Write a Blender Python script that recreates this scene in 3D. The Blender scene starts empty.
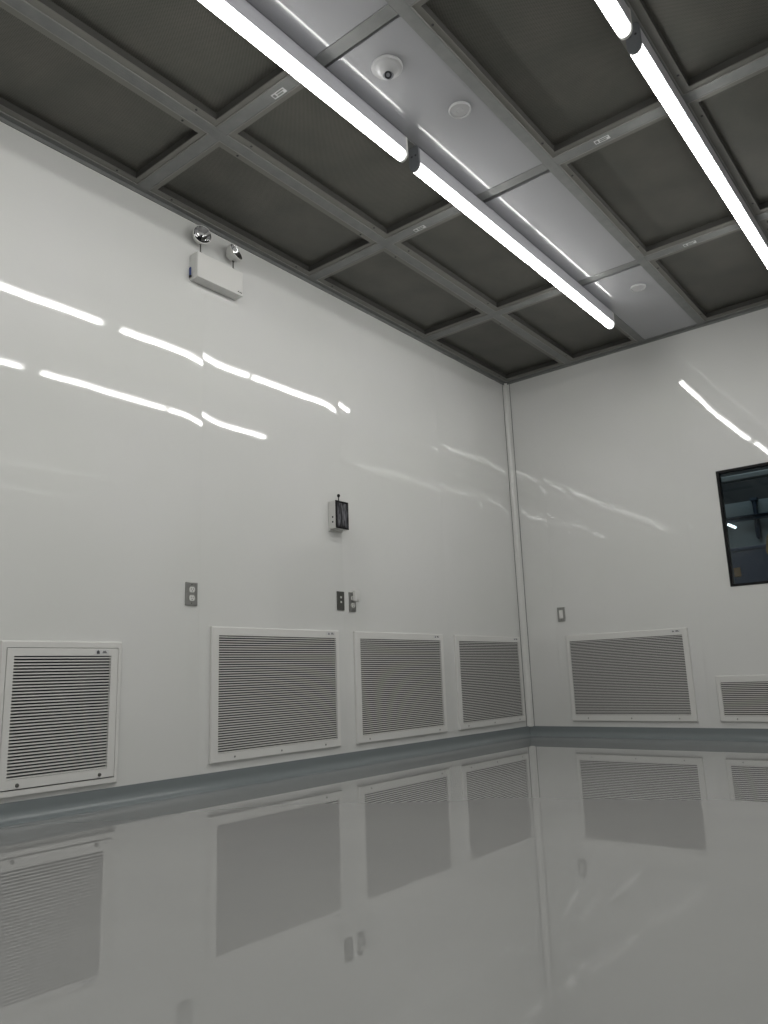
import bpy, bmesh, math, random
from mathutils import Vector, Matrix
random.seed(7)
PI = math.pi
C = bpy.context.scene.collection

# ------------------------------------------------------------------ materials
def mat(name, color, rough=.5, metal=0., coat=0., coat_rough=.03, ior=1.5, spec=.5):
    m = bpy.data.materials.new(name); m.use_nodes = True
    b = m.node_tree.nodes['Principled BSDF']
    b.inputs['Base Color'].default_value = (*color, 1)
    b.inputs['Roughness'].default_value = rough
    b.inputs['Metallic'].default_value = metal
    b.inputs['Coat Weight'].default_value = coat
    b.inputs['Coat Roughness'].default_value = coat_rough
    b.inputs['IOR'].default_value = ior
    b.inputs['Specular IOR Level'].default_value = spec
    return m
def bsdf(m): return m.node_tree.nodes['Principled BSDF']
def node(m, t, **kw):
    n = m.node_tree.nodes.new(t)
    for k, v in kw.items(): setattr(n, k, v)
    return n
def link(m, a, b): m.node_tree.links.new(a, b)
def mottled(m, c1, c2, scale=6., detail=3., sock='Base Color'):
    """two close tones of the same coating, mixed by a noise in object space"""
    tc = node(m, 'ShaderNodeTexCoord'); nz = node(m, 'ShaderNodeTexNoise')
    nz.inputs['Scale'].default_value = scale; nz.inputs['Detail'].default_value = detail
    r = node(m, 'ShaderNodeValToRGB')
    r.color_ramp.elements[0].position = .35; r.color_ramp.elements[1].position = .65
    r.color_ramp.elements[0].color = (*c1, 1); r.color_ramp.elements[1].color = (*c2, 1)
    link(m, tc.outputs['Object'], nz.inputs['Vector']); link(m, nz.outputs['Fac'], r.inputs['Fac'])
    link(m, r.outputs['Color'], bsdf(m).inputs[sock])
    return m

M = {}
M['wall'] = mottled(mat('glossy_white_wall_panel', (.7, .7, .69), rough=.45, coat=1., coat_rough=.035, ior=1.45, spec=.3),
                    (.70, .705, .69), (.72, .72, .715), 1.3)
bsdf(M['wall']).inputs['Coat IOR'].default_value = 1.62
M['floor'] = mottled(mat('gloss_grey_epoxy', (.3, .3, .3), rough=.006, ior=1.66),
                     (.282, .284, .281), (.292, .294, .290), 2.5)
M['cove'] = mat('grey_epoxy_cove', (.20, .225, .235), rough=.22, ior=1.5)
M['grid'] = mottled(mat('brushed_aluminium_bar', (.3, .3, .3), rough=.5, metal=.15),
                    (.20, .205, .205), (.23, .235, .23), 14)
M['flange'] = mat('aluminium_filter_frame', (.21, .205, .19), rough=.42, metal=.5)
M['bead'] = mat('bright_aluminium_edge', (.30, .30, .285), rough=.4, metal=.3)
M['groove'] = mat('dark_gasket', (.05, .05, .05), rough=.6)
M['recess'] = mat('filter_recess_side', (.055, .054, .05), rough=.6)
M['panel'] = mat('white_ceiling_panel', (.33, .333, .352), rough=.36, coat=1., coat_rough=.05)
M['white'] = mat('white_powder_coat', (.72, .715, .70), rough=.38)
M['offwhite'] = mat('off_white_plastic', (.68, .68, .66), rough=.35)
M['grey_housing'] = mat('grey_light_housing', (.50, .50, .54), rough=.4)
M['cap'] = mat('dark_grey_end_cap', (.16, .17, .185), rough=.5)
M['hole'] = mat('black_cavity', (.022, .022, .025), rough=.8)
M['slat'] = mat('off_white_louvre', (.72, .71, .695), rough=.42)
M['slat_dark'] = mat('return_air_cavity', (.045, .044, .047), rough=.8)  # dark colour stands for the shade behind the louvres
M['black'] = mat('black_frame', (.004, .004, .005), rough=.4, spec=.2)
M['chrome'] = mat('chrome', (.62, .62, .63), rough=.12, metal=1.)
M['steel'] = mat('stainless_steel', (.36, .36, .35), rough=.32, metal=.9)
M['dark_steel'] = mat('dark_steel_plate', (.13, .13, .12), rough=.35, metal=.7)
M['blue'] = mat('blue_plastic', (.03, .06, .22), rough=.4)
M['ink'] = mat('dark_print', (.05, .05, .06), rough=.6)
M['sticker'] = mat('white_sticker', (.66, .66, .67), rough=.5)
m = M['smoked'] = mottled(mat('smoked_plastic', (.03, .03, .035), rough=.12, ior=1.5), (.014, .014, .018), (.17, .17, .19), 22, 2)
for n in m.node_tree.nodes:     # upright pale streaks: painted reflections, and what sits behind the cover
    if n.type == 'TEX_NOISE':
        mp = node(m, 'ShaderNodeMapping'); mp.inputs['Scale'].default_value = (2.2, 1, .45); mp.inputs['Rotation'].default_value = (0, .25, 0)
        link(m, n.inputs['Vector'].links[0].from_socket, mp.inputs['Vector']); link(m, mp.outputs[0], n.inputs['Vector'])
    if n.type == 'VALTORGB': n.color_ramp.elements[0].position = .45; n.color_ramp.elements[1].position = .75
M['lens_dark'] = mat('dark_lens', (.03, .03, .035), rough=.08)
M['trim'] = mat('white_corner_trim', (.70, .70, .685), rough=.3)
M['seal'] = mat('grey_sealant', (.20, .20, .20), rough=.6)
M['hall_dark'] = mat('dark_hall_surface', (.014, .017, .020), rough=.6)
M['hall_wall'] = mat('grey_green_hall_cladding', (.22, .26, .27), rough=.5)
M['navy'] = mat('navy_sheet', (.035, .05, .095), rough=.5)
M['bluebeam'] = mat('dark_blue_beam', (.02, .04, .07), rough=.5)
M['yellow'] = mottled(mat('ochre_yellow', (.45, .3, .08), rough=.6), (.42, .27, .07), (.25, .17, .06), 9)
M['brown'] = mat('brown_board', (.28, .16, .06), rough=.6)
M['device'] = mat('grey_white_device', (.43, .43, .44), rough=.4)
M['duct'] = mat('galvanised_duct', (.15, .16, .16), rough=.4, metal=.3)

# perforated screen of a filter unit: round holes in an even grid
m = M['mesh'] = mat('perforated_grey_screen', (.15, .15, .14), rough=.42, metal=.6)
tc = node(m, 'ShaderNodeTexCoord'); vs = node(m, 'ShaderNodeVectorMath', operation='SCALE'); vs.inputs[3].default_value = 2 * PI / .0085
sx = node(m, 'ShaderNodeSeparateXYZ')
link(m, tc.outputs['Object'], vs.inputs[0]); link(m, vs.outputs[0], sx.inputs[0])
s1 = node(m, 'ShaderNodeMath', operation='SINE'); s2 = node(m, 'ShaderNodeMath', operation='SINE')
mu = node(m, 'ShaderNodeMath', operation='MULTIPLY'); gt = node(m, 'ShaderNodeMapRange')
link(m, sx.outputs[0], s1.inputs[0]); link(m, sx.outputs[1], s2.inputs[0])
link(m, s1.outputs[0], mu.inputs[0]); link(m, s2.outputs[0], mu.inputs[1])
link(m, mu.outputs[0], gt.inputs['Value']); gt.inputs['From Min'].default_value = .1; gt.inputs['From Max'].default_value = .35
nz = node(m, 'ShaderNodeTexNoise'); nz.inputs['Scale'].default_value = 4.5; nz.inputs['Detail'].default_value = 4
link(m, tc.outputs['Object'], nz.inputs['Vector'])
rp = node(m, 'ShaderNodeValToRGB'); rp.color_ramp.elements[0].position = .3; rp.color_ramp.elements[1].position = .7
rp.color_ramp.elements[0].color = (.132, .134, .119, 1); rp.color_ramp.elements[1].color = (.178, .170, .152, 1)
link(m, nz.outputs['Fac'], rp.inputs['Fac'])
mx = node(m, 'ShaderNodeMix', data_type='RGBA'); mx.inputs['B'].default_value = (.055, .055, .048, 1)
link(m, gt.outputs['Result'], mx.inputs['Factor']); link(m, rp.outputs['Color'], mx.inputs['A'])
link(m, mx.outputs['Result'], bsdf(m).inputs['Base Color'])

# lit diffuser of a tube fixture: a little weaker where two tubes meet and at the ends
STRENGTH = 36.
m = M['lens'] = mat('lit_diffuser', (.8, .8, .8), rough=.3)
tc = node(m, 'ShaderNodeTexCoord'); sx = node(m, 'ShaderNodeSeparateXYZ'); link(m, tc.outputs['Object'], sx.inputs[0])
ab = node(m, 'ShaderNodeMath', operation='ABSOLUTE'); link(m, sx.outputs[1], ab.inputs[0])
r1 = node(m, 'ShaderNodeMapRange', interpolation_type='SMOOTHSTEP'); link(m, ab.outputs[0], r1.inputs['Value'])
r1.inputs['From Min'].default_value = 0; r1.inputs['From Max'].default_value = .045; r1.inputs['To Min'].default_value = .028
r2 = node(m, 'ShaderNodeMapRange', interpolation_type='SMOOTHSTEP'); link(m, ab.outputs[0], r2.inputs['Value'])
r2.inputs['From Min'].default_value = 1.10; r2.inputs['From Max'].default_value = 1.185; r2.inputs['To Min'].default_value = 1; r2.inputs['To Max'].default_value = .03
mm = node(m, 'ShaderNodeMath', operation='MULTIPLY'); link(m, r1.outputs[0], mm.inputs[0]); link(m, r2.outputs[0], mm.inputs[1])
m3 = node(m, 'ShaderNodeMath', operation='MULTIPLY'); link(m, mm.outputs[0], m3.inputs[0]); m3.inputs[1].default_value = STRENGTH
bsdf(m).inputs['Emission Color'].default_value = (1, .995, .955, 1)
rz = node(m, 'ShaderNodeMapRange'); link(m, sx.outputs[2], rz.inputs['Value'])   # the tube inside shines mostly down
rz.inputs['From Min'].default_value = -.099; rz.inputs['From Max'].default_value = -.130; rz.inputs['To Min'].default_value = .07
m4 = node(m, 'ShaderNodeMath', operation='MULTIPLY'); link(m, m3.outputs[0], m4.inputs[0]); link(m, rz.outputs[0], m4.inputs[1])
link(m, m4.outputs[0], bsdf(m).inputs['Emission Strength'])
m = M['hall_lamp'] = mat('hall_lamp_tube', (.8, .8, .8))  # glow that stands in for a light reflected in the pane
bsdf(m).inputs['Emission Color'].default_value = (.95, 1, 1, 1); bsdf(m).inputs['Emission Strength'].default_value = 3.

# window pane: clear sheet that reflects by its angle
m = M['glass'] = bpy.data.materials.new('window_glass'); m.use_nodes = True
m.node_tree.nodes.clear()
out = node(m, 'ShaderNodeOutputMaterial'); tr = node(m, 'ShaderNodeBsdfTransparent'); gl = node(m, 'ShaderNodeBsdfGlossy')
tr.inputs[0].default_value = (.78, .84, .86, 1); gl.inputs['Roughness'].default_value = .0
fr = node(m, 'ShaderNodeFresnel'); fr.inputs[0].default_value = 1.5; ms = node(m, 'ShaderNodeMixShader')
link(m, fr.outputs[0], ms.inputs[0]); link(m, tr.outputs[0], ms.inputs[1]); link(m, gl.outputs[0], ms.inputs[2]); link(m, ms.outputs[0], out.inputs[0])

# ------------------------------------------------------------------ mesh helpers
def BM(): return bmesh.new()
def box(bm, x0, x1, y0, y1, z0, z1, mi=0, bev=0.):
    vs = [bm.verts.new((x, y, z)) for z in (z0, z1) for y in (y0, y1) for x in (x0, x1)]
    fs = []
    for f in ((0, 2, 3, 1), (4, 5, 7, 6), (0, 1, 5, 4), (2, 6, 7, 3), (0, 4, 6, 2), (1, 3, 7, 5)):
        q = bm.faces.new([vs[i] for i in f]); q.material_index = mi; fs.append(q)
    if bev > 0:
        es = list({e for f in fs for e in f.edges})
        res = bmesh.ops.bevel(bm, geom=es, offset=bev, segments=2, profile=.5, affect='EDGES', material=-1)
        for f in res['faces']: f.smooth = False
def prism(bm, prof, axis, a0, a1, cap=True, smooth=False, closed=True, mi=0):
    """extrude a 2-D profile along an axis; (p,q) -> x: (a,p,q), y: (p,a,q), z: (p,q,a)"""
    def P(p, q, a): return {'x': (a, p, q), 'y': (p, a, q), 'z': (p, q, a)}[axis]
    A = [bm.verts.new(P(p, q, a0)) for p, q in prof]; B = [bm.verts.new(P(p, q, a1)) for p, q in prof]
    n = len(prof)
    for i in range(n if closed else n - 1):
        j = (i + 1) % n
        f = bm.faces.new((A[i], A[j], B[j], B[i])); f.smooth = smooth; f.material_index = mi
    if cap and closed:
        bm.faces.new(A[::-1]).material_index = mi; bm.faces.new(B).material_index = mi
def lathe(bm, prof, seg=32, mtx=None, mi=0, smooth=True):
    """prof: (radius, height) turned round local z, then moved by mtx"""
    mtx = mtx or Matrix()
    rings = []
    for r, h in prof:
        if r < 1e-6: rings.append([bm.verts.new(mtx @ Vector((0, 0, h)))])
        else: rings.append([bm.verts.new(mtx @ Vector((r * math.cos(2 * PI * k / seg), r * math.sin(2 * PI * k / seg), h))) for k in range(seg)])
    for a, b in zip(rings, rings[1:]):
        for k in range(seg):
            l = (k + 1) % seg
            if len(a) == 1 and len(b) == 1: continue
            if len(a) == 1: f = bm.faces.new((a[0], b[l], b[k]))
            elif len(b) == 1: f = bm.faces.new((a[k], a[l], b[0]))
            else: f = bm.faces.new((a[k], a[l], b[l], b[k]))
            f.smooth = smooth; f.material_index = mi
def ring(bm, w, h, bw, y0, y1, bev=0.0):
    """rectangular picture-frame in the x-z plane (centre 0,0): outer w x h, border widths bw=(l,r,b,t)"""
    l, r, b, t = bw
    W, H = w / 2, h / 2
    o = [(-W, -H), (W, -H), (W, H), (-W, H)]; i = [(-W + l, -H + b), (W - r, -H + b), (W - r, H - t), (-W + l, H - t)]
    ob = [(-W, -H), (W, -H), (W, H), (-W, H)]
    e = bev
    of = [(-W + e, -H + e), (W - e, -H + e), (W - e, H - e), (-W + e, H - e)]
    V = lambda pts, y: [bm.verts.new((x, y, z)) for x, z in pts]
    back = V(ob, y1); mid = V(o, y0 + e); fo = V(of, y0); fi = V(i, y0); bi = V(i, y1)
    for k in range(4):
        j = (k + 1) % 4
        for A, B in ((back, mid), (mid, fo), (fo, fi), (fi, bi)):
            if A is mid and e == 0: continue
            bm.faces.new((A[k], A[j], B[j], B[k]))
def link_obj(name, bm, m, parent=None, loc=(0, 0, 0), fix=True, sharp=True):
    if fix: bmesh.ops.remove_doubles(bm, verts=bm.verts, dist=1e-7); bmesh.ops.recalc_face_normals(bm, faces=bm.faces)
    me = bpy.data.meshes.new(name); bm.to_mesh(me); bm.free()
    if sharp and any(p.use_smooth for p in me.polygons): me.set_sharp_from_angle(angle=math.radians(38))
    for q in (m if isinstance(m, (list, tuple)) else [m]): me.materials.append(q)
    o = bpy.data.objects.new(name, me); C.objects.link(o); o.location = loc
    if parent: o.parent = parent
    return o
def tag(o, label=None, cat=None, group=None, kind=None):
    if label: o['label'] = label
    if cat: o['category'] = cat
    if group: o['group'] = group
    if kind: o['kind'] = kind
    return o
def thing(name, label, cat, loc, rz=0, group=None):
    o = bpy.data.objects.new(name, None); C.objects.link(o); o.location = loc; o.rotation_euler = (0, 0, rz)
    o.empty_display_size = .05
    return tag(o, label, cat, group)
def copy_tree(o, parent=None):
    c = o.copy(); C.objects.link(c); c.parent = parent
    for ch in [q for q in bpy.data.objects if q.parent == o]: copy_tree(ch, c)
    return c
LEFT = PI / 2      # rotation of things on the left wall: local x runs along the wall to the back, local -y into the room

# ------------------------------------------------------------------ camera
cy, pt, rl = .6733, .2119, -.0362
Fv = Vector((-math.sin(cy) * math.cos(pt), math.cos(cy) * math.cos(pt), math.sin(pt))); R = Vector((math.cos(cy), math.sin(cy), 0)); U = R.cross(Fv)
R2 = math.cos(rl) * R + math.sin(rl) * U; U2 = -math.sin(rl) * R + math.cos(rl) * U
cam = bpy.data.cameras.new('camera'); co = bpy.data.objects.new('camera', cam); C.objects.link(co)
mw = Matrix.Identity(4)
for i in range(3): mw[i][0], mw[i][1], mw[i][2] = R2[i], U2[i], -Fv[i]
mw.translation = Vector((3.1283, -5.6978, .5027)); co.matrix_world = mw
cam.sensor_fit = 'HORIZONTAL'; cam.sensor_width = 36; cam.lens = 767.526 / 768 * 36; cam.clip_start = .02
bpy.context.scene.camera = co

# ------------------------------------------------------------------ room shell
XR, YF, H = 3.58, -8.67, 3.0
HC = .0787
def wall_panels(name, s0, s1, seams, ph, axis, holes=None, amp=1., roll=.0022):
    """clad wall: sheets slightly bowed between their joints; the surface stays at or behind the wall plane"""
    rnd = random.Random(ph); bm = BM()
    edges = [s0] + [s for s in seams if s0 < s < s1] + [s1]
    zs = [0, .0] if False else [i * (H + .05) / 64 for i in range(65)]
    if holes: zs = sorted(set([z for z in zs if all(abs(z - q) > .012 for q in holes[2:])] + list(holes[2:])))
    for a, b in zip(edges, edges[1:]):
        g = .0003
        xs = [a + g + (b - a - 2 * g) * i / 48 for i in range(49)]
        if holes: 
            hs = [q for q in holes[:2] if a < q < b]
            xs = sorted([x for x in xs if all(abs(x - q) > .012 for q in hs)] + hs)
        k = [(rnd.uniform(.5, 1), rnd.uniform(0, 6.28), rnd.uniform(7, 15), rnd.uniform(-2, 2)) for _ in range(4)]
        k2 = [(rnd.uniform(.5, 1), rnd.uniform(0, 6.28), rnd.uniform(16, 34), rnd.uniform(-22, 22)) for _ in range(3)]
        def d(s, z):
            e0, e1 = s - a, b - s
            v = roll * (math.exp(-e0 / .055) + math.exp(-e1 / .055))
            v += .00011 * amp * sum(q[0] * (1 + math.sin(q[1] + q[2] * s + q[3] * z)) for q in k)
            v += .00003 * amp * (1.2 if axis == 'y' else 3.2) * sum(q[0] * (1 + math.sin(q[1] + q[2] * s + q[3] * z)) for q in k2)
            return v
        V = [[None] * len(zs) for _ in xs]
        for i, s in enumerate(xs):
            for j, z in enumerate(zs):
                q = d(s, z)
                V[i][j] = bm.verts.new((-q, s, z) if axis == 'y' else (s, q, z))
        for i in range(len(xs) - 1):
            for j in range(len(zs) - 1):
                if holes:
                    cx, cz = (xs[i] + xs[i + 1]) / 2, (zs[j] + zs[j + 1]) / 2
                    if holes[0] < cx < holes[1] and holes[2] < cz < holes[3]: continue
                f = bm.faces.new((V[i][j], V[i][j + 1], V[i + 1][j + 1], V[i + 1][j]) if axis == 'y' else (V[i][j], V[i + 1][j], V[i + 1][j + 1], V[i][j + 1]))
                f.smooth = True
    o = link_obj(name, bm, [M['wall']], fix=False, sharp=False); tag(o, kind='structure')
    # body of the wall behind the sheets
    bm = BM()
    if axis == 'y': box(bm, -.12, -.009, s0 - .1, s1 + .1, -.02, H + .2)
    elif holes:
        h = holes
        box(bm, s0 - .1, h[0], .009, .06, -.02, H + .2); box(bm, h[1], s1 + .1, .009, .06, -.02, H + .2)
        box(bm, h[0], h[1], .009, .06, -.02, h[2]); box(bm, h[0], h[1], .009, .06, h[3], H + .2)
    c = link_obj('wall_core', bm, M['wall'], o)
    return o
WX0, WX1, WZ0, WZ1 = 1.656, 2.92, 1.0345, 1.868
wl = wall_panels('wall_left', YF, 0, [-8.75 + .002, -7.66, -6.565, -5.47, -3.28, -2.20, -1.09], 3, 'y')
wb = wall_panels('wall_back', 0, XR, [.30, 1.415, 2.51], 11, 'x', holes=(WX0, WX1, WZ0, WZ1), amp=2.6, roll=.0016)
bm = BM(); box(bm, XR, XR + .12, YF - .1, .1, -.02, H + .2); tag(link_obj('wall_right', bm, M['wall']), kind='structure')
bm = BM(); box(bm, -.1, XR + .1, YF - .12, YF, -.02, H + .2); tag(link_obj('wall_front', bm, M['wall']), kind='structure')
bm = BM(); box(bm, -.12, XR + .12, YF - .12, .12, -.1, 0); tag(link_obj('floor', bm, M['floor']), kind='structure')

# coved base, one run per wall, mitred in the corners
r = .046
prof = [(.0, HC), (.0035, HC), (.0045, HC - .001), (.0045, r + .002)]
prof += [(.0045 + r - r * math.cos(a), r - r * math.sin(a)) for a in [i * PI / 2 / 12 for i in range(1, 13)]]
def cove(name, f):
    bm = BM(); A = [bm.verts.new(f(d, z, 0)) for d, z in prof]; B = [bm.verts.new(f(d, z, 1)) for d, z in prof]
    for i in range(len(prof) - 1):
        q = bm.faces.new((A[i], A[i + 1], B[i + 1], B[i])); q.smooth = i > 2
    return tag(link_obj(name, bm, M['cove']), kind='structure')
cove('baseboard_left', lambda d, z, e: (d, -d if e else YF + d, z))
cove('baseboard_back', lambda d, z, e: (XR - d if e else d, -d, z))
cove('baseboard_right', lambda d, z, e: (XR - d, -d if e else YF + d, z))
cove('baseboard_front', lambda d, z, e: (XR - d if e else d, YF + d, z))

# vertical coved corner trim between left and back wall
rr = .035
cp = [(0, 0), (rr + .008, 0), (rr + .008, -.003), (rr, -.0045)]
cp += [(rr - rr * math.sin(a), -rr + rr * math.cos(a) - .0045) for a in [i * PI / 2 / 10 for i in range(1, 10)]]
cp += [(.0045, -rr), (.003, -rr - .008), (0, -rr - .008)]
bm = BM(); prism(bm, cp, 'z', HC - .004, H - .001, smooth=True)
t = link_obj('trim_1', bm, M['trim']); tag(t, kind='structure')
bm = BM()
box(bm, 0, .0022, -rr - .013, -rr - .007, HC, H); box(bm, rr + .007, rr + .013, -.0022, 0, HC, H)
link_obj('sealant', bm, M['seal'], t)

# ------------------------------------------------------------------ ceiling
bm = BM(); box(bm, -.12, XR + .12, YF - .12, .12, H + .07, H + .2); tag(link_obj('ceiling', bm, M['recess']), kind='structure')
# openings measured on the ceiling plane
cols = [(.069, .566), (.695, 1.190), (1.757, 2.276), (2.407, 2.898), (3.026, 3.511)]
rows = [(-1.157, -.084), (-2.400, -1.294), (-3.643, -2.527), (-4.886, -3.765), (-6.126, -5.008), (-7.368, -6.248), (-8.600, -7.490)]
blank_rows = [(-1.175, -.010), (-2.408, -1.238), (-3.663, -2.487), (-4.906, -3.730), (-6.146, -4.968), (-7.388, -6.208), (-8.655, -7.450)]
FL = .034; TB = .03
xb = [.6305, 1.2475, 1.700, 2.3415, 2.962]
yb = [-1.2255, -2.4635, -3.704, -4.947, -6.187, -7.429]
grid = bpy.data.objects.new('ceiling_grid', None); C.objects.link(grid); tag(grid, kind='structure')
bm = BM()
for i, x in enumerate(xb):
    hw = .0265
    box(bm, x - hw, x + hw, YF, 0, H - .003, H + .012, bev=.0015)
    if i in (0,):
        for dx in (-.013, 0, .013): box(bm, x + dx - .0008, x + dx + .0008, YF, 0, H - .0037, H - .002)
link_obj('long_bar', bm, M['grid'], grid)
bm = BM()
segs = [(.0, xb[0] - .0265), (xb[0] + .0265, xb[1] - .0265), (xb[1] + .0265, xb[2] - .0265), (xb[2] + .0265, xb[3] - .0265), (xb[3] + .0265, xb[4] - .0265), (xb[4] + .0265, XR)]
for y in yb:
    for a, b in segs:
        box(bm, a, b, y - .0305, y + .0305, H - .003, H + .012, bev=.0015)
link_obj('cross_bar', bm, M['grid'], grid)
bm = BM()   # perimeter angle
box(bm, 0, .033, YF, 0, H - .002, H + .004); box(bm, 0, .006, YF, 0, H - .022, H - .001)
box(bm, .0, XR, -.042, 0, H - .002, H + .004); box(bm, 0, XR, -.006, 0, H - .018, H - .001)
box(bm, XR - .033, XR, YF, 0, H - .002, H + .004); box(bm, 0, XR, YF, YF + .035, H - .002, H + .004)
link_obj('wall_angle', bm, M['grid'], grid)

# white blank panels between the two light rows
for i, (a, b) in enumerate(blank_rows):
    bm = BM(); box(bm, 1.274, 1.6745, a + .004, b - .004 if i else b, H + .0, H + .03, bev=.003)
    o = link_obj('ceiling_panel', bm, M['panel']); tag(o, kind='structure')

# filter units: frame with recess, perforated screen, four screws
ordc = ['first', 'second', 'third', 'fourth', 'fifth']; ordr = ['first', 'second', 'third', 'fourth', 'fifth', 'sixth', 'seventh']
look = ['next to the emergency light wall', 'on the wall side of the first lights', 'between blank panels and second lights',
        'just past the second lights', 'in the fifth column']
for ci, (x0, x1) in enumerate(cols):
    for ri, (y0, y1) in enumerate(rows):
        if ri == 6 and ci > 1: pass
        cx, cyy, w, l = (x0 + x1) / 2, (y0 + y1) / 2, x1 - x0, y1 - y0
        lab = 'perforated ceiling filter %s, %s row from window wall' % (look[ci], ordr[ri])
        t = thing('ceiling_filter', lab, 'air filter', (cx, cyy, H), 0, 'perforated filter panels in the ceiling grid')
        W, L = w / 2, l / 2
        # outer reach of the flange: up to the neighbouring bars
        bl = min([x0 - (q + .0265) for q in xb if q < x0] + [x0 - .033]) - .0008
        br = min([q - .0265 - x1 for q in xb if q > x1] + [XR - .033 - x1]) - .0008
        bf = min([y0 - (q + .0305) for q in yb if q < y0] + [y0 - YF - .035]) - .0008
        bk = min([q - .0305 - y1 for q in yb if q > y1] + [-.042 - y1]) - .0008
        bm = BM()
        D = .040
        for (a, b, c, d) in ((-W - bl, -W, -L - bf, L + bk), (W, W + br, -L - bf, L + bk), (-W, W, -L - bf, -L), (-W, W, L, L + bk)):
            box(bm, a, b, c, d, .0015, .006)
        link_obj('frame', bm, M['flange'], t)
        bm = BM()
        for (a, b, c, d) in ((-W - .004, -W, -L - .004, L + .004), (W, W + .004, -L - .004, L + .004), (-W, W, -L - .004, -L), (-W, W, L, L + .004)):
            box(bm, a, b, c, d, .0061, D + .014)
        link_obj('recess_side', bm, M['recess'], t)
        bm = BM()   # thin bright inner bead
        for (a, b, c, d) in ((-W - bl, -W - bl + .004, -L - bf, L + bk), (W + br - .004, W + br, -L - bf, L + bk), (-W - bl + .004, W + br - .004, -L - bf, -L - bf + .004), (-W - bl + .004, W + br - .004, L + bk - .004, L + bk)):
            box(bm, a, b, c, d, -.0035, .0014)
        link_obj('edge_bead', bm, M['bead'], t)
        bm = BM(); box(bm, -W, W, -L, L, D, D + .003); link_obj('screen', bm, M['mesh'], t)
        for sx_, sy_ in ((-1, -1), (-1, 1), (1, -1), (1, 1)):
            bm = BM(); lathe(bm, [(0, -.0015), (.005, -.001), (.006, .0015)], 12, Matrix.Translation((sx_ * (W + .014), sy_ * (L - .10), 0)))
            link_obj('screw', bm, M['groove'], t)

# stickers on the cross bars
for x, y in ((1.032, -3.695), (.874, -2.452), (1.975, -2.464), (1.994, -1.222)):
    bm = BM()
    w, h = .037, .014
    box(bm, x - w, x + w, y - h, y + h, H - .0042, H - .0031)
    for a, b, c, d in ((-w + .004, -w + .018, -h + .005, h - .005), (-w + .024, w - .016, .001, h - .004), (-w + .026, w - .006, -h + .004, -.003)):
        box(bm, x + a, x + b, y + c, y + d, H - .0047, H - .0041, mi=1)
    link_obj('label_sticker', bm, [M['sticker'], M['grid']], grid)

# ------------------------------------------------------------------ linear lights
hw, zt, zj, zb = .028, -.004, -.097, -.133
XL = [1.262, 2.343]
def fixture(label, x, y0, y1):
    L = (y1 - y0) / 2
    t = thing('ceiling_light', label, 'ceiling light', (x, (y0 + y1) / 2, H), 0, 'linear tube lights in two rows')
    hp = [(-hw + .010, zt), (hw - .010, zt), (hw - .003, zt - .012), (hw, zt - .03), (hw, zj), (-hw, zj), (-hw, zt - .03), (-hw + .003, zt - .012)]
    bm = BM(); prism(bm, hp, 'y', -L + .012, L - .012); link_obj('housing', bm, M['grey_housing'], t)
    n = 16
    lp = [(hw * .985 * math.cos(a), zj - .001 + (zb - zj) * math.sin(a) ** .9) for a in [PI * i / n for i in range(n + 1)]]
    bm = BM(); ys = [-L + .012 + (2 * L - .024) * k / 16 for k in range(17)]
    for a, b in zip(ys, ys[1:]): prism(bm, lp, 'y', a, b, smooth=True, closed=False)
    link_obj('diffuser', bm, M['lens'], t)
    full = [(hw, zt - .014), (hw * 1.02, zj)] + [(hw * 1.03 * math.cos(a), zj + (zb - .002 - zj) * math.sin(a) ** .9) for a in [PI * i / n for i in range(1, n)]] + [(-hw * 1.02, zj), (-hw, zt - .014), (-hw + .010, zt), (hw - .010, zt)]
    for s in (-1, 1):
        bm = BM(); a, b = sorted((s * L, s * (L - .0125))); prism(bm, full, 'y', a, b)
        c = link_obj('end_cap', bm, M['cap'] if s < 0 else M['offwhite'], t)
        if s < 0:
            c['label'] = 'dark grey end cap'
            for dx in (-.011, .011):
                bm = BM(); lathe(bm, [(0, .0015), (.0045, .0012), (.005, 0)], 10, Matrix.Translation((dx, -L, -.055)) @ Matrix.Rotation(PI / 2, 4, 'X'))
                link_obj('screw', bm, M['hole'], c)
    return t
SEG = [(-3.03, -.690), (-5.49, -3.115), (-7.95, -5.575)]
nm = [['lit tube light of the first row, end by the window wall', 'lit tube light of the first row, cut by the top of the picture', 'lit tube light at the camera end of the first row'],
      ['lit tube light of the second row, long one running off the picture edge', 'lit tube light of the second row, short piece seen at the top of the picture', 'lit tube light at the camera end of the second row']]
for i, x in enumerate(XL):
    for j, (a, b) in enumerate(SEG): fixture(nm[i][j], x, a, b)

# ------------------------------------------------------------------ ceiling devices
t = thing('ceiling_camera', 'round white ceiling camera with a tilted dark lens ball', 'camera', (1.475, -3.497, H), 0)
bm = BM(); lathe(bm, [(.0, .0), (.066, 0), (.067, -.004), (.062, -.010), (.052, -.011), (.047, -.003), (.030, .001), (0, .001)][:5] + [(.048, -.014), (.040, -.024), (.02, -.030), (0, -.031)], 48)
link_obj('body', bm, M['device'], t)
q = Vector((0, 0, -1)).rotation_difference(Vector((.35, -.5, -.8)).normalized()).to_matrix().to_4x4()
mt = Matrix.Translation((-.006, .014, -.020)) @ q
bm = BM(); lathe(bm, [(.025 * math.cos(a), -.025 * math.sin(a)) for a in [i * PI / 2 / 8 for i in range(-4, 9)]], 24, mt); o = link_obj('lens_ball', bm, M['cap'], t)
bm = BM(); lathe(bm, [(.0165, -.0190), (.0150, -.0262), (.011, -.0262), (.009, -.0235), (0, -.0235)], 20, mt); link_obj('lens', bm, M['lens_dark'], o)
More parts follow.
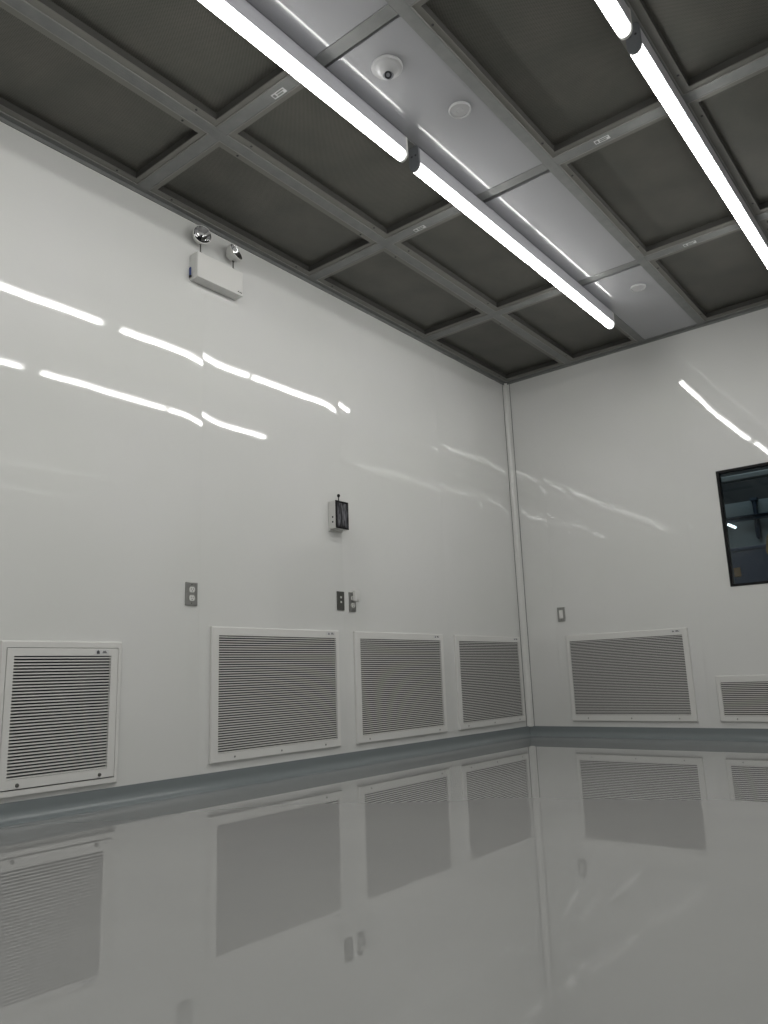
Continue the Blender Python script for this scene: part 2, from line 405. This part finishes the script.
def disc(label, x, y, rad):
    t = thing('ceiling_detector', label, 'detector', (x, y, H), 0, 'flat round devices on the white ceiling panels')
    bm = BM(); lathe(bm, [(rad * .84, -.006), (rad * .87, -.011), (rad * .95, -.0115), (rad, -.007), (rad * 1.0, 0)], 48); link_obj('rim', bm, M['device'], t)
    bm = BM(); lathe(bm, [(0, -.0075), (rad * .6, -.0075), (rad * .84, -.006), (rad * .845, -.001)], 48)
    link_obj('cover', bm, M['device'], t)
    bm = BM(); lathe(bm, [(rad * .30, -.0076), (rad * .31, -.0086), (rad * .34, -.0086), (rad * .35, -.0076)], 32); link_obj('centre_ring', bm, M['device'], t)
disc('flat round white disc near the camera dome on the ceiling panel', 1.569, -3.088, .051)
disc('flat round white disc on the ceiling panel nearest the window wall', 1.553, -.905, .050)

# ------------------------------------------------------------------ emergency light
t = thing('emergency_light', 'white emergency light box with two round lamp heads on top', 'emergency light', (0, -3.22, 2.625), LEFT)
bm = BM(); box(bm, -.158, .158, -.066, 0, 0, .150, bev=.005); link_obj('housing', bm, M['white'], t)
bm = BM(); box(bm, -.160, -.1585, -.052, -.004, .03, .14); box(bm, -.1595, .159, -.0685, -.0655, .0, .0015); link_obj('side_plate', bm, M['offwhite'], t)
bm = BM(); box(bm, -.166, -.1595, -.016, -.003, .022, .070, bev=.002); box(bm, -.1665, -.1595, -.018, -.004, .012, .022, mi=1)
o = link_obj('switch', bm, [M['blue'], M['hole']], t); o['label'] = 'blue side switch'
bm = BM()
box(bm, .120, .130, -.0668, -.066, .018, .024); box(bm, .133, .150, -.0668, -.066, .017, .022); link_obj('maker_mark', bm, M['ink'], t)
def head(cx, z, dirv):
    d = Vector(dirv).normalized(); q = Vector((0, 0, 1)).rotation_difference(d).to_matrix().to_4x4()
    c = Vector((cx, -.050, z)); T = Matrix.Translation(c) @ q
    bm = BM(); lathe(bm, [(0, -.042), (.018, -.041), (.024, -.034), (.030, -.030), (.046, -.012), (.052, .004), (.054, .012), (.054, .018), (.050, .019)], 40, T)
    h = link_obj('lamp_head', bm, M['offwhite'], t)
    bm = BM(); lathe(bm, [(.0505, .0185), (.047, .015), (.040, .002), (.028, -.010), (.012, -.018), (0, -.02)], 40, T); link_obj('reflector', bm, M['chrome'], h)
    bm = BM(); lathe(bm, [(0, .006), (.006, .004), (.009, -.002), (.008, -.012), (.004, -.018)], 16, T); link_obj('bulb', bm, M['lens_dark'], h)
    bm = BM()
    lathe(bm, [(.007, .1495), (.007, .160), (.0035, .161), (.0035, z - .05), (.007, z - .048), (.007, z - .036)], 14, Matrix.Translation((cx, -.045, 0)))
    b = link_obj('swivel', bm, M['dark_steel'], t)
head(-.125, .258, (-.30, -1.0, .02))
head(.103, .252, (.25, -1, .40))

# ------------------------------------------------------------------ small wall box with smoked front
t = thing('wall_box', 'small grey wall box with a black smoked front cover', 'control box', (0, -2.264, 1.396), LEFT)
w, h, d = .0575, .172, .058
bm = BM(); box(bm, -w, w, -d, 0, 0, h, bev=.003); link_obj('body', bm, M['offwhite'], t)
bm = BM(); ring(bm, 2 * w, h, (.012, .010, .010, .012), -d - .006, -d, bev=.002)
bmesh.ops.translate(bm, verts=bm.verts, vec=(0, 0, h / 2)); link_obj('cover_frame', bm, M['black'], t)
bm = BM()
NX, NZ = 8, 8   # slightly crumpled smoked sheet
rnd = random.Random(5); V = [[bm.verts.new((-w + .011 + (2 * w - .021) * i / NX, -d - .002 - rnd.uniform(0, .0045), .009 + (h - .019) * j / NZ)) for j in range(NZ + 1)] for i in range(NX + 1)]
for i in range(NX):
    for j in range(NZ): bm.faces.new((V[i][j], V[i + 1][j], V[i + 1][j + 1], V[i][j + 1])).smooth = True
link_obj('smoked_cover', bm, M['smoked'], t)
bm = BM()
for z in (.035, .065): box(bm, -w - .0012, -w, -.040, -.030, z, z + .010)
link_obj('side_button', bm, M['hole'], t)
bm = BM(); lathe(bm, [(.003, h - .001), (.003, h + .032), (.0075, h + .036), (.010, h + .044), (.0075, h + .052), (0, h + .055)], 16, Matrix.Translation((.010, -.026, 0)))
link_obj('top_knob', bm, M['black'], t)
bm = BM(); box(bm, -w - .001, w + .001, -.012, 0, -.012, 0, bev=.002); box(bm, -.03, .03, -.04, -.02, -.008, 0); link_obj('base_clip', bm, M['offwhite'], t)

# ------------------------------------------------------------------ switch and socket plates
def plate(label, loc, rz, w, h, pm, cat='outlet', style='duplex'):
    t = thing('switch_plate' if style == 'rocker' else 'outlet_plate', label, cat, loc, rz, 'metal wall plates')
    bm = BM(); box(bm, -w / 2, w / 2, -.006, 0, -h / 2, h / 2, bev=.0022); link_obj('plate', bm, pm, t)
    if style == 'duplex':
        for z in (-.021, .021):
            bm = BM()
            pf = [(.0165 * math.cos(a), max(-.0135, min(.0135, .0175 * math.sin(a))) + z) for a in [2 * PI * i / 24 for i in range(24)]]
            prism(bm, pf, 'y', -.0095, -.006)
            s = link_obj('socket', bm, M['offwhite'], t)
            bm = BM()
            for dx in (-.006, .006): box(bm, dx - .001, dx + .001, -.0098, -.0094, z - .001, z + .007)
            lathe(bm, [(0, .0003), (.0025, .0003), (.0025, 0)], 10, Matrix.Translation((0, -.0095, z - .007)) @ Matrix.Rotation(PI / 2, 4, 'X'))
            link_obj('slots', bm, M['hole'], s)
    elif style == 'rocker':
        bm = BM(); box(bm, -.0165, .0165, -.0085, -.006, -.0335, .0335, bev=.001)
        pv = [(-.009, -.030), (-.0125, 0), (-.009, .030)]
        s = link_obj('bezel', bm, M['offwhite'], t)
        bm = BM(); prism(bm, [(-.0086, -.030), (-.0115, -.03), (-.0090, 0), (-.0125, .03), (-.0086, .030)], 'x', -.0135, .0135); link_obj('rocker', bm, M['white'], t)
    elif style == 'pilot':
        for z in (.020, -.008):
            bm = BM(); box(bm, -.0065, .0065, -.0085, -.006, z - .006, z + .006, bev=.001); link_obj('indicator', bm, M['offwhite'], t)
    for z in (-h / 2 + .012, h / 2 - .012):
        bm = BM(); lathe(bm, [(0, .0012), (.0026, .0008), (.003, 0)], 10, Matrix.Translation((0, -.006, z)) @ Matrix.Rotation(PI / 2, 4, 'X')); link_obj('screw', bm, M['dark_steel'], t)
    return t
plate('steel outlet plate on the wall above the widest gap between grilles', (0, -3.333, .940), LEFT, .072, .116, M['steel'])
plate('dark narrow metal plate with two small pale squares', (0, -2.232, .965), LEFT, .064, .112, M['dark_steel'], 'switch', 'pilot')
o2 = plate('steel outlet plate half covered by a white plug adapter', (0, -2.124, .963), LEFT, .062, .118, M['steel'])
plate('small steel switch plate on the window wall above the grille', (.359, 0, .943), 0, .066, .112, M['steel'], 'switch', 'rocker')
t = thing('outlet_adapter', 'white plug adapter pushed into the upper socket', 'adapter', (.0, -2.114, .975), LEFT)
bm = BM(); box(bm, -.016, .024, -.036, -.0105, -.010, .058, bev=.005); link_obj('body', bm, M['white'], t)
bm = BM(); box(bm, -.010, .018, -.038, -.036, .002, .046, bev=.0008); link_obj('face', bm, M['offwhite'], t)

# ------------------------------------------------------------------ return-air grilles
def slats(w, h, n, d0, d1):
    """n tilted blades filling w x h, centre 0,0"""
    bm = BM(); p = h / n
    for i in range(n):
        z = -h / 2 + p * (i + .5)
        z -= .12 * p
        prism(bm, [(d0, z - .26 * p), (d0, z + .13 * p), (d1, z + .24 * p), (d1, z + .10 * p), (d0 + .0018, z - .04 * p), (d0 + .0018, z - .26 * p)], 'x', -w / 2, w / 2)
    return bm
def grille(label, loc, rz, W, Hh, b, n, screws, mark=True):
    """b=(left,right,bottom,top) border widths"""
    t = thing('return_air_grille', label, 'air grille', loc, rz, 'louvred return air grilles low on the walls')
    l, r_, bo, to = b
    bm = BM()
    ring(bm, W, Hh, b, -.014, .004, bev=.004)
    link_obj('frame', bm, M['white'], t)
    iw, ih = W - l - r_, Hh - bo - to; ox, oz = (l - r_) / 2, (bo - to) / 2
    s = slats(iw + .002, ih, n, -.0125, -.003); link_obj('louvres', s, M['slat'], t, (ox, 0, oz))
    bm = BM(); box(bm, -W / 2 + .004, W / 2 - .004, -.0022, .003, -Hh / 2 + .004, Hh / 2 - .004); link_obj('cavity', bm, M['slat_dark'], t)  # flat dark sheet on the uncut wall, painted as an unlit hollow
    for x in screws:
        bm = BM(); lathe(bm, [(0, .004), (.004, .0035), (.0055, 0)], 12, Matrix.Translation((x * W, -.014, -Hh / 2 + bo * .5)) @ Matrix.Rotation(PI / 2, 4, 'X'))
        link_obj('screw', bm, M['steel'], t)
    if mark:
        bm = BM(); x = W / 2 - r_ - .045; z = Hh / 2 - to * .42
        box(bm, x - .034, x + .034, -.0148, -.014, z - .009, z + .009)
        prism(bm, [(x - .023, z - .006), (x - .009, z - .006), (x - .016, z + .006)], 'y', -.0153, -.0148, mi=1)
        box(bm, x + .002, x + .026, -.0153, -.0148, z - .0045, z - .001, mi=1); box(bm, x + .002, x + .020, -.0153, -.0148, z + .001, z + .0045, mi=1)
        link_obj('label_sticker', bm, [M['sticker'], M['ink']], t)
    return t
ZT, ZB = .7834, .1206
zc, gh = (ZT + ZB) / 2, ZT - ZB
bd = (.045, .030, .0424, .0436)
grille('wide white louvred grille right of the hinged grille', (0, -2.738, zc), LEFT, .946, gh, (.0443, .0282, .0424, .0436), 48, (-.34, 0, .36))
grille('middle of three wide white louvred grilles on the long wall', (0, -1.649, zc), LEFT, .946, gh, (.0489, .0358, .0424, .0436), 48, (-.38, .40))
grille('white louvred grille on the long wall next to the room corner', (0, -.551, zc), LEFT, .946, gh, (.0459, .0310, .0424, .0436), 48, (-.38, .0, .40))
grille('large white louvred grille on the window wall', (.8564, 0, (.7746 + .1200) / 2), 0, .9435, .6546, (.0279, .0387, .0448, .0487), 48, (-.36, 0, .37))
grille('low short white louvred grille under the dark window', (1.953, 0, (.4302 + .1214) / 2), 0, .946, .3088, (.031, .031, .0386, .0457), 18, (-.38, .0, .38), mark=False)
# hinged one: outer surround, separate door with louvres and two latches
t = thing('return_air_grille', 'tall white louvred grille with a hinged door and dark gap round it', 'air grille', (0, -3.985, .3985), LEFT, 'louvred return air grilles low on the walls')
bm = BM(); ring(bm, .54, .603, (.0235, .0185, .0245, .0275), -.016, .004, bev=.005); link_obj('surround', bm, M['white'], t)
bm = BM(); box(bm, -.262, .262, -.003, .003, -.29, .29); link_obj('cavity', bm, M['slat_dark'], t)  # dark sheet in place of the shaded hollow behind the door
dz = .6700 - .1260; dcz = (.6700 + .1260) / 2 - .3985; dcx = (-4.219 - 3.7255) / 2 + 3.975; dw = 4.219 - 3.7255
door = thing('door', None, None, (dcx, 0, dcz)); door.parent = t; 
bm = BM(); ring(bm, dw, dz, (.0285, .0335, .0370, .0315), -.0175, -.004, bev=.0015); link_obj('door_frame', bm, M['white'], door)
s = slats(dw - .062 + .002, dz - .0685, 38, -.0155, -.0045); link_obj('louvres', s, M['slat'], door, (-.0025, 0, .00275))
for x in (-.175, .178):
    bm = BM(); lathe(bm, [(0, .007), (.006, .006), (.008, 0)], 14, Matrix.Translation((x, -.0175, -dz / 2 + .014)) @ Matrix.Rotation(PI / 2, 4, 'X')); link_obj('latch', bm, M['dark_steel'], door)
bm = BM(); x, z = .165, dz / 2 - .0155
box(bm, x - .030, x + .034, -.0183, -.0175, z - .010, z + .010)
prism(bm, [(x - .024, z - .008), (x - .010, z - .008), (x - .010, z + .003), (x - .017, z + .008), (x - .024, z + .003)], 'y', -.0188, -.0183, mi=1)
box(bm, x + .004, x + .024, -.0188, -.0183, z - .005, z - .001, mi=1); box(bm, x + .006, x + .021, -.0188, -.0183, z + .001, z + .0045, mi=1)
link_obj('label_sticker', bm, [M['sticker'], M['ink']], door)

# ------------------------------------------------------------------ window in the back wall
t = bpy.data.objects.new('window_1', None); C.objects.link(t); t.location = ((WX0 + WX1) / 2, 0, (WZ0 + WZ1) / 2); tag(t, kind='structure')
w, h = WX1 - WX0, WZ1 - WZ0
bm = BM(); ring(bm, w, h, (.017,) * 4, -.004, .058, bev=.002); link_obj('frame', bm, M['black'], t)
bm = BM(); box(bm, -w / 2 + .015, w / 2 - .015, .004, .010, -h / 2 + .015, h / 2 - .015); link_obj('pane', bm, M['glass'], t)

# ------------------------------------------------------------------ hall beyond the window
YH = 3.0
bm = BM(); box(bm, -1.4, 5, YH, YH + .1, -.1, 2.205); tag(link_obj('hall_wall', bm, M['hall_wall']), kind='structure')
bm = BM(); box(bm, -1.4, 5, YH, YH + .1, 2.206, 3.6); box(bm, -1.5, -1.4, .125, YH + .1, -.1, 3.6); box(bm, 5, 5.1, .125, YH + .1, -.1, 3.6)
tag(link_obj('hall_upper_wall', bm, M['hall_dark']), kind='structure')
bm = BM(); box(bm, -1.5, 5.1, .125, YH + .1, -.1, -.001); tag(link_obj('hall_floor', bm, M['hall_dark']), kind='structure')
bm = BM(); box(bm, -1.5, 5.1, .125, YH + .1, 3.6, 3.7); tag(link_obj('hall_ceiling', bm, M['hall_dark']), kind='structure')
bm = BM(); box(bm, -.2, 3.4, YH - .06, YH - .001, 0, 1.715, bev=.01); box(bm, -.2, 3.4, YH - .075, YH - .055, 1.68, 1.70)
tag(link_obj('partition_screen', bm, M['navy']), 'navy blue screen standing along the hall seen through the dark window', 'screen')
bm = BM()
hb = .02
prism(bm, [(YH - .14, 1.985), (YH - .06, 1.985), (YH - .06, 1.993), (YH - .096, 1.993), (YH - .096, 2.024), (YH - .06, 2.024), (YH - .06, 2.032), (YH - .14, 2.032), (YH - .14, 2.024), (YH - .104, 2.024), (YH - .104, 1.993), (YH - .14, 1.993)], 'x', -1.4, 5)
tag(link_obj('hall_beam', bm, M['bluebeam']), kind='structure')
bm = BM(); box(bm, -1.38, 4.98, YH - .45, YH - .35, 2.35, 2.41, bev=.01); tag(link_obj('hall_duct', bm, M['duct']), 'pale duct at the top of the view through the window', 'duct')
bm = BM(); lathe(bm, [(0, 1.78), (.014, 1.785), (.026, 1.80), (.03, 1.90), (.022, 2.0), (.022, 2.198)], 16, Matrix.Translation((1.235, YH - .035, 0)))
box(bm, 1.2, 1.27, YH - .07, YH - .0005, 2.19, 2.22)
tag(link_obj('hanging_pipe', bm, M['bluebeam']), 'dark pipe hanging in the hall behind the window', 'pipe')
bm = BM(); pts = [(-.075, 1.70), (-.085, 1.62), (-.06, 1.585), (.06, 1.58), (.09, 1.61), (.08, 1.74), (.055, 1.80), (.02, 1.825), (-.03, 1.82), (-.06, 1.79)]
prism(bm, [(x + 1.385, z) for x, z in pts], 'y', YH - .14, YH - .062)
bmesh.ops.bevel(bm, geom=bm.edges[:], offset=.012, segments=2, affect='EDGES')
tag(link_obj('hanging_bag', bm, M['yellow']), 'ochre yellow bag hanging on the screen at the picture edge behind the window', 'bag')
bm = BM(); box(bm, .955, 1.02, YH - .085, YH - .0605, 1.405, 1.50, bev=.004); box(bm, .965, 1.01, YH - .088, YH - .085, 1.47, 1.49)
tag(link_obj('notice_board', bm, M['brown']), 'small brown board fixed on the navy screen', 'board')
bm = BM(); lathe(bm, [(0, 0), (.012, .002), (.014, .01), (.014, .085), (.012, .093), (0, .095)], 12, Matrix.Translation((.972, YH - .16, 1.960)) @ Matrix.Rotation(math.radians(122), 4, 'Y'))
tag(link_obj('tube_lamp', bm, M['hall_lamp']), 'short bright white lamp seen through the window glass', 'lamp')  # added tube, glowing in place of a reflection in the glass
la = bpy.data.lights.new('hall_light', 'AREA'); la.energy = 24; la.size = 1.5; la.color = (.9, .98, 1)
lo = bpy.data.objects.new('hall_light', la); C.objects.link(lo); lo.location = (1.2, 1.4, 3.5)

# ------------------------------------------------------------------ world and view
wd = bpy.data.worlds.new('world'); bpy.context.scene.world = wd; wd.use_nodes = True
wd.node_tree.nodes['Background'].inputs[0].default_value = (.02, .02, .02, 1); wd.node_tree.nodes['Background'].inputs[1].default_value = .2
vsn = bpy.context.scene.view_settings
bpy.context.scene.display_settings.display_device = 'sRGB'
vsn.view_transform = 'Standard'; vsn.look = 'None'; vsn.exposure = 0; vsn.gamma = 1; vsn.use_curve_mapping = False
